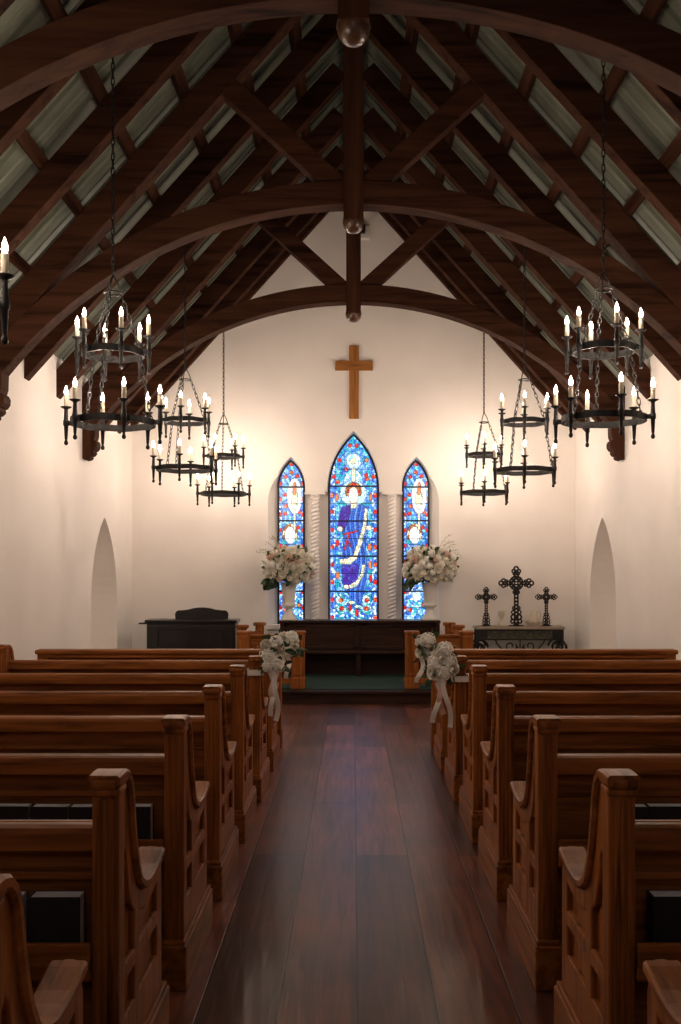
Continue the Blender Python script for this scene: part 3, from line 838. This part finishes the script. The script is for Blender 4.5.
for s in (-1, 1):
    for y in (-.12, .12):
        mb = MB().b((s * (th_ - .02) - .016, y - .016, .30), (s * (th_ - .02) + .016, y + .016, ZT - .034), .004)
        mb.b((s * (th_ - .09) - .055, y - .012, ZT - .15), (s * (th_ - .09) + .055, y + .012, ZT - .05), .004)
        mb.tube(spiral((s * (th_ - .05), ZT - .26), .02, .10, s * 0 + (0 if s > 0 else PI), (3.0 * PI if s > 0 else -2.0 * PI), 36, y), .013, 6)
        mb.tube([(s * (th_ - .02), y, ZT - .17), (s * (th_ + .03), y, ZT - .24), (s * (th_ + .04), y, ZT - .32), (s * (th_ - .02), y, ZT - .42), (s * (th_ - .06), y, ZT - .52), (s * (th_ - .02), y, .022), (s * (th_ + .03), y, .016)], .014, 6)
        mb.build('leg', M['iron2'], t)
mb = MB()
for s in (-1, 1):
    mb.tube([(s * .02, -.12, ZT - .31), (s * .03, -.12, ZT - .26), (s * .06, -.12, ZT - .22)] , .008, 6)
    mb.tube(spiral((s * .12, ZT - .245), .018, .075, (PI if s > 0 else 0) + (2.2 * PI if s > 0 else -2.2 * PI), PI if s > 0 else 0, 30, -.12), .008, 6)
    mb.tube([(s * (.12 - .075), -.12, ZT - .245), (s * .05, -.12, ZT - .29), (s * .13, -.12, ZT - .31), (s * .23, -.12, ZT - .28), (s * .29, -.12, ZT - .21), (s * .31, -.12, ZT - .165)], .009, 6)
mb.tube([(0, -.12, ZT - .165), (0, -.12, ZT - .33)], .008, 6)
mb.build('scroll_apron', M['iron2'], t)
# iron crosses on the table
def iron_cross(x, H, wd, zc, r, label, y=YT - .02):
    t = thing('iron_cross', label, 'cross', (x, y, .147 + ZT), 'openwork iron crosses on the console table')
    mb = MB().b((-.065 * H / .5 * .9, -.035, 0), (.065 * H / .5 * .9, .035, .014), .003).lathe([(.045, .012), (.03, .03), (.02, .04)], n=14)
    mb.build('base', M['iron2'], t)
    mb = MB(); k = H / .5
    q = .012 * k
    for s in (-1, 1):
        mb.b((s * .014 * k - q / 2, -.006, .03), (s * .014 * k + q / 2, .006, H - .04 * k), .001)
        mb.b((-wd / 2 + .03 * k, -.006, zc + s * .012 * k - q / 2), (wd / 2 - .03 * k, .006, zc + s * .012 * k + q / 2), .001)
    def ring(cx, cz_, rr, w=.0075): mb.tube([(cx + rr * math.cos(2 * PI * i / 14), 0, cz_ + rr * math.sin(2 * PI * i / 14)) for i in range(14)], w * k, 6, True)
    ring(0, zc, r); ring(0, zc, r * .62)
    for i in range(8):
        a = PI / 4 * i + PI / 8
        ring(r * .8 * math.cos(a), zc + r * .8 * math.sin(a), .013 * k, .006)
    for (cx, cz_) in ((wd / 2 - .025 * k, zc), (-wd / 2 + .025 * k, zc), (0, H - .025 * k)):
        dx, dz = (1 if cx > 0 else -1 if cx < 0 else 0), (1 if cx == 0 else 0)
        ring(cx, cz_, .017 * k)
        ring(cx - dx * .02 * k + dz * .02 * k, cz_ - dz * .02 * k + dx * .02 * k, .015 * k, .007); ring(cx - dx * .02 * k - dz * .02 * k, cz_ - dz * .02 * k - dx * .02 * k, .015 * k, .007)
    z = .06
    i = 0
    while z < zc - r - .02:
        ring(0, z, .013 * k, .006); z += .03 * k; i += 1
    for s in (-1, 1):
        ring(s * .022 * k, .075 * k, .02 * k); ring(s * .024 * k, .115 * k, .015 * k, .006); ring(s * .03 * k, .04 * k, .015 * k, .007)
    for s in (-1, 1):
        ring(s * .014 * k, zc + r + .022 * k, .012 * k, .006); ring(s * .014 * k, zc - r - .02 * k, .012 * k, .006)
        ring(s * (r + .024 * k), zc + .014 * k, .012 * k, .006); ring(s * (r + .024 * k), zc - .014 * k, .012 * k, .006)
        ring(s * .020 * k, .15 * k, .011 * k, .006)
    mb.build('openwork', M['iron2'], t)
iron_cross(px(516, YT), .765, .46, .545, .085, 'tall black openwork iron cross, the largest, in the middle of the console table')
iron_cross(px(486, YT), .50, .29, .37, .045, 'small black openwork iron cross on the left end of the console table')
iron_cross(px(546, YT), .50, .29, .37, .045, 'small black openwork iron cross on the right end of the console table')
t = thing('chalice', 'cream pottery chalice standing on a small plate on the console table', 'chalice', (px(501.5, YT - .03), YT - .03, .147 + ZT + .016))
MB().lathe([(.0, 0), (.045, .0), (.042, .008), (.018, .025), (.011, .045), (.012, .07), (.018, .085), (.034, .105), (.042, .135), (.043, .178), (.040, .178), (.036, .13), (.02, .105), (0, .10)], n=24).build('cup', M['pottery'], t)
t2 = MB().lathe([(0, 0), (.05, 0), (.075, .006), (.085, .015), (.083, .016), (.06, .008), (0, .006)], n=28).build('plate', M['pottery'], None, (px(501.5, YT - .03), YT - .03, .147 + ZT))
tag(t2, 'flat cream plate under the chalice on the console table', 'plate')
bx = px(533.5, YT - .03)
t2 = MB().lathe([(0, 0), (.06, 0), (.09, .025), (.108, .06), (.112, .068), (.106, .066), (.085, .03), (.05, .012), (0, .01)], n=30).build('bowl', M['pottery'], None, (bx, YT - .03, .147 + ZT))
tag(t2, 'wide cream pottery bowl under the pitcher on the console table', 'bowl')
t = thing('pitcher', 'cream pottery pitcher with side handle standing in the bowl', 'pitcher', (bx, YT - .03, .147 + ZT + .012))
MB().lathe([(0, 0), (.05, .0), (.058, .05), (.06, .09), (.052, .13), (.045, .155), (.050, .185), (.047, .185), (.040, .155), (.048, .12), (0, .02)], n=26).build('jug', M['pottery'], t)
MB().tube([(.045, 0, .165), (.07, 0, .175), (.09, 0, .15), (.09, 0, .11), (.075, 0, .075), (.055, 0, .065)], .007, 8).build('handle', M['pottery'], t)

# wall cross and the little box in the gable
t = thing('wall_cross', 'plain oak cross hanging on the altar wall above the centre window', 'cross', (px(354, YB), YB, pz(419, YB)))
MB().b((-.062, -.034, 0), (.062, -.002, pz(346, YB) - pz(419, YB)), .003).build('upright', M['crosswood'], t)
mc_ = wood('cross_oak_arm', (.20, .075, .018), (.42, .17, .045), 'X', 18, .45, .1)
zc_ = pz(366, YB) - pz(419, YB)
MB().b((-.243, -.04, zc_ - .062), (.243, -.003, zc_ + .062), .003).build('crossbar', mc_, t)
t = thing('wall_speaker', 'small white box with black front high in the gable behind the hanging ball', 'speaker', (px(363, YB), YB, pz(239, YB)))
MB().b((-.085, -.04, 0), (.085, -.001, .17), .006).build('plate', M['plate'], t)
MB().b((-.075, -.10, .05), (.03, -.04, .165), .012).build('speaker_front', M['black'], t)

# ------------------------------------------------------------------ flowers
def petal(mb, ang, tilt, size, cup, base):
    """cupped petal: patch bulging outward"""
    vs = []; n = 4
    R = Matrix.Rotation(ang, 3, 'Z') @ Matrix.Rotation(tilt, 3, 'Y')
    for i in range(n + 1):
        for j in range(n + 1):
            u = (i / n - .5) * 2; v = j / n
            wd = math.sin(PI * (.18 + .70 * v)) ** .7
            y = u * size * .62 * wd
            z = v * size
            x = cup * size * (1 - (u * u) * .9) * math.sin(PI * min(1, v * .85 + .1)) + (.22 * size * max(0, v - .8) / .2)
            p = R @ Vector((x, y, z)); vs.append((p.x, p.y, p.z + base))
    mb.add(vs, [(i * (n + 1) + j, (i + 1) * (n + 1) + j, (i + 1) * (n + 1) + j + 1, i * (n + 1) + j + 1) for i in range(n) for j in range(n)], True)
def rose_mesh(name, mat, seed):
    r = random.Random(seed); mb = MB()
    mb.ball((0, 0, .55), .34, 10, 6, (1, 1, 1.1))
    for layer, (k, tilt, size) in enumerate(((3, .02, .80), (4, .18, .85), (5, .45, .9), (6, .8, .92), (6, 1.15, .85))):
        for i in range(k):
            petal(mb, 2 * PI * i / k + layer * .7 + r.uniform(-.2, .2), tilt + r.uniform(-.08, .08), size * r.uniform(.92, 1.08), .34, .12 + .05 * (4 - layer))
    return mb.mesh(name, mat)
def hyd_mesh(name, mat, seed):
    r = random.Random(seed); mb = MB(); n = 80
    mb.ball((0, 0, .5), .62, 12, 8)
    for i in range(n):
        z = 1 - 1.7 * (i + .5) / n; a = i * 2.39996; q = math.sqrt(max(0, 1 - z * z))
        d = Vector((q * math.cos(a), q * math.sin(a), z))
        rot = d.to_track_quat('Z', 'Y').to_matrix()
        c = d * (.80 + r.uniform(-.14, .16)) + Vector((0, 0, .5))
        for k in range(4):
            b_ = k * PI / 2 + r.random()
            o = rot @ Vector((.10 * math.cos(b_), .10 * math.sin(b_), r.uniform(-.02, .03)))
            mb.ball(c + o, .115, 6, 4, (1, 1, .45), rot)
    return mb.mesh(name, mat)
BLOOM = [rose_mesh('rose', M['rose'], 1), rose_mesh('rose', M['rose'], 2), rose_mesh('blush_rose', M['blush'], 3), hyd_mesh('hydrangea', M['hyd'], 4)]
def leaves(mb, pts, size, rnd):
    for (p, d) in pts:
        d = Vector(d).normalized(); rot = d.to_track_quat('Z', 'Y').to_matrix() @ Matrix.Rotation(rnd.uniform(0, 2 * PI), 3, 'Z')
        L = size * rnd.uniform(.7, 1.3); vs = []
        for j in range(6):
            v = j / 5; w = L * .30 * math.sin(PI * min(1, .08 + v * .92)) ** .8
            b_ = .25 * L * v * v
            for u in (-1, 0, 1):
                q = rot @ Vector((u * w, b_ - abs(u) * w * .25, v * L)); vs.append((p[0] + q.x, p[1] + q.y, p[2] + q.z))
        mb.add(vs, [(j * 3 + u, j * 3 + u + 1, j * 3 + u + 4, j * 3 + u + 3) for j in range(5) for u in (0, 1)], True)
def bloom(t, d, c, size, kind):
    o = link(('rose', 'rose', 'blush_rose', 'hydrangea')[kind], BLOOM[kind], t, c)
    if kind == 2: o['label'] = 'blush pink rose'
    d = Vector(d); o.rotation_mode = 'QUATERNION'; o.rotation_quaternion = d.to_track_quat('Z', 'Y'); o.scale = (size,) * 3
def urn(x, label):
    t = thing('urn', label, 'urn', (x, 12.56, .147 + .673), 'white flower urns on the dark bench')
    MB().lathe([(0, 0), (.098, 0), (.100, .018), (.094, .03), (.080, .05), (.058, .085), (.046, .115), (.045, .135), (.054, .15), (.074, .165), (.090, .178), (.092, .192), (.080, .205), (.076, .23), (.079, .30), (.087, .38), (.099, .44), (.106, .462), (.104, .475), (.095, .475), (.08, .40), (.06, .25), (0, .24)], n=36).build('vessel', M['urn'], t)
    MB().b((-.10, -.10, 0), (.10, .10, .022), .004).build('foot', M['urn'], t)
def arrangement(x, label, seed, mir):
    r = random.Random(seed)
    zc = .673 + .147 + .475
    t = thing('flower_arrangement', label, 'flowers', (x, 12.53, zc), 'large flower arrangements in white urns')
    A = (.315, .24, .245); C = Vector((0, 0, .20))
    n = 98; lp = []
    for i in range(n):
        z = 1 - 1.72 * (i + .5) / n; a = i * 2.39996 + seed; q = math.sqrt(max(0, 1 - z * z))
        d = Vector((q * math.cos(a), q * math.sin(a), z))
        k = r.uniform(.88, 1.08)
        p = Vector((d.x * A[0] * k, d.y * A[1] * k, d.z * A[2] * k)) + C
        h = r.random(); kind = 2 if h < .13 else (3 if h < .38 else (0 if h < .7 else 1))
        s = r.uniform(.054, .072) * (1.0 if kind != 3 else .85)
        bloom(t, d, p - d * s * .6, s, kind)
    mb = MB()
    for i in range(130):
        d = Vector((r.gauss(0, 1), r.gauss(0, 1), r.gauss(0, .9))).normalized()
        if d.z < -.75: continue
        k = r.uniform(.80, 1.02)
        lp.append(((d.x * A[0] * k, d.y * A[1] * k, d.z * A[2] * k + C.z), d + Vector((r.gauss(0, .5), r.gauss(0, .5), r.gauss(0, .5)))))
    s = -1 if not mir else -1
    for i in range(46):   # spray drooping on the lower left
        lp.append(((s * r.uniform(.12, .30), r.uniform(-.20, .05), r.uniform(-.06, .06)), (s * r.uniform(.2, 1), r.gauss(0, .4), -r.uniform(.2, 1))))
    leaves(mb, lp, .075, r)
    mb.ball((0, 0, .20), .2, 12, 8)
    mb.tube([(0, 0, -.2), (0, 0, .1)], .035, 8)
    o = mb.build('foliage', M['leaf'], t); 
    mb = MB()
    for i in range(7):
        sg = -1 if not mir else 1
        a = r.uniform(.25, 1.2); st_ = Vector((sg * .2 * math.cos(a), -.05, .2 + .2 * math.sin(a)))
        en = Vector((sg * r.uniform(.36, .46) * math.cos(a * .9), r.uniform(-.15, .1), .2 + r.uniform(.36, .46) * math.sin(a)))
        pts = [st_.lerp(en, k / 6) + Vector((0, 0, .04 * math.sin(PI * k / 6))) for k in range(7)]
        mb.tube(pts, .0022, 5)
        for k in range(2, 7):
            for e in range(2): mb.ball(pts[k] + Vector((r.gauss(0, .012), r.gauss(0, .012), r.gauss(0, .012))), .0055, 6, 4)
    mb.build('twigs', M['twig'], t)
xl, xr = px(289, 12.6), px(429.5, 12.6)
urn(xl, 'white footed urn on the left end of the dark bench'); urn(xr, 'white footed urn on the right end of the dark bench')
arrangement(xl, 'large arrangement of ivory and blush roses in the left white urn', 1, False)
arrangement(xr, 'large arrangement of ivory and blush roses in the right white urn', 7, True)

def pew_bouquet(c, side, blooms, size, label, post_x, post_y, seed, tails=True):
    r = random.Random(seed)
    t = thing('pew_bouquet', label, 'bouquet', c, 'white bouquets tied to the pew ends')
    for (dx, dz, s, kind) in blooms:
        d = Vector((-side * .5 + dx * 3, -.75, .25 + dz * 3)).normalized()
        bloom(t, d, Vector((dx, r.uniform(-.02, .02), dz)) - d * s * .5, s, kind)
    mb = MB(); lp = []
    for i in range(46):
        b_ = r.choice(blooms)
        d = Vector((r.gauss(0, 1), r.gauss(0, .8), r.gauss(-.5, .8))).normalized()
        lp.append(((b_[0] + d.x * .035, .01 + d.y * .03, b_[1] + d.z * .04), d))
    leaves(mb, lp, .055, r); mb.ball((side * .02, .02, 0), .05, 10, 6, (1, .8, 1.3))
    mb.build('foliage', M['leaf'], t)
    lowz = min(b_[1] for b_ in blooms) - .05
    # ribbon round the post
    x0 = post_x - c[0]; y0 = post_y - c[1]
    hw, y1, y2 = .052, -.034, .075
    zb_ = lowz + .01
    path = [(x0 - hw, y0 + y1, zb_), (x0 + hw, y0 + y1, zb_), (x0 + hw, y0 + y2, zb_), (x0 - hw, y0 + y2, zb_)]
    mb = MB().tube(path, 0, closed=True, sec=[(-.018, -.002), (.018, -.002), (.018, .002), (-.018, .002)], up=(0, 0, 1))
    mb.build('ribbon_band', M['satin'], t)
    for k in range(3 if tails else 1):
        xx = -side * .01 + (k - 1) * .022; L = (.27, .22, .30)[k] if tails else .17
        pts = []
        for i in range(13):
            v = i / 12
            pts.append((xx + .018 * math.sin(v * 5 + k * 2) + side * .02 * v * (k - 1), -.05 + .012 * math.sin(v * 7 + k), lowz + .015 - v * L))
        sec_ = [(-.016, -.0012), (.016, -.0012), (.016, .0012), (-.016, .0012)]
        o = MB().tube(pts, 0, sec=[(b2, a2) for a2, b2 in sec_] if False else sec_, up=(1, .3 * (k - 1), 0)).build('ribbon_tail', M['satin'] if k != 1 else M['blushsatin'], t)
        if k == 1: o['label'] = 'blush pink ribbon tail'
    return t
AL, ARr = -.587, .638
pew_bouquet((px(273, 6.2), 6.20, pz(655, 6.2)), -1, [(-.035, .055, .055, 0), (.02, .075, .05, 3), (.045, .03, .05, 0), (-.02, -.005, .058, 3), (.02, -.06, .06, 3), (.045, -.035, .045, 0), (-.03, -.07, .042, 3)], 1,
            'white bouquet with trailing ribbons tied to the sixth left pew end', AL - .034, 6.23, 11)
pew_bouquet((px(288, 7.12), 7.12, pz(645, 7.12)), -1, [(-.03, .05, .055, 0), (.025, .045, .06, 3), (.01, -.03, .062, 3), (-.035, -.02, .05, 0), (.05, .0, .045, 1)], 1,
            'smaller white bouquet on the seventh left pew end, behind the trailing ribbon bouquet', AL - .034, 7.16, 12, False)
pew_bouquet((px(443, 6.2), 6.20, pz(663, 6.2)), 1, [(.01, .085, .055, 3), (-.035, .055, .045, 0), (-.045, -.0, .058, 3), (.03, .01, .062, 3), (-.06, -.06, .055, 0), (.0, -.055, .06, 3), (.06, -.035, .048, 0), (-.01, .03, .05, 1)], 1,
            'large white bouquet with trailing ribbons tied to the sixth right pew end', ARr + .034, 6.23, 13)
pew_bouquet((px(425.5, 7.12), 7.12, pz(647, 7.12)), 1, [(.015, .05, .06, 3), (-.03, .04, .05, 3), (-.035, -.04, .05, 0), (.02, -.045, .055, 3), (.03, .0, .045, 0)], 1,
            'smaller white bouquet on the seventh right pew end, nearer the altar', ARr + .034, 7.16, 14, False)

# ------------------------------------------------------------------ light, camera, view
w = bpy.data.worlds.new('world'); SC.world = w; w.use_nodes = True
w.node_tree.nodes['Background'].inputs[0].default_value = (.86, .87, 1.0, 1); w.node_tree.nodes['Background'].inputs[1].default_value = .8
la = bpy.data.lights.new('added_opening_portal', 'AREA'); la.shape = 'RECTANGLE'; la.size = 2.05; la.size_y = 2.55; la.cycles.is_portal = True  # guides sky sampling through the added opening in the unseen wall
lo = bpy.data.objects.new('added_opening_portal', la); COL.objects.link(lo); lo.location = (0, YF - .26, 3.95); lo.rotation_euler = (PI / 2, 0, 0)
cam = bpy.data.cameras.new('camera'); co = bpy.data.objects.new('camera', cam); COL.objects.link(co)
co.location = (0, 0, CAMZ); co.rotation_euler = (PI / 2, 0, 0)
cam.sensor_width = 36; cam.sensor_fit = 'AUTO'; cam.lens = 995 / 1024 * 36
cam.shift_x = -13 / 1024; cam.shift_y = 58 / 1024; cam.clip_start = .05
SC.camera = co
vs = SC.view_settings
vs.view_transform = 'Standard'; vs.look = 'None'; vs.gamma = 1; vs.exposure = 0.1; vs.use_curve_mapping = False
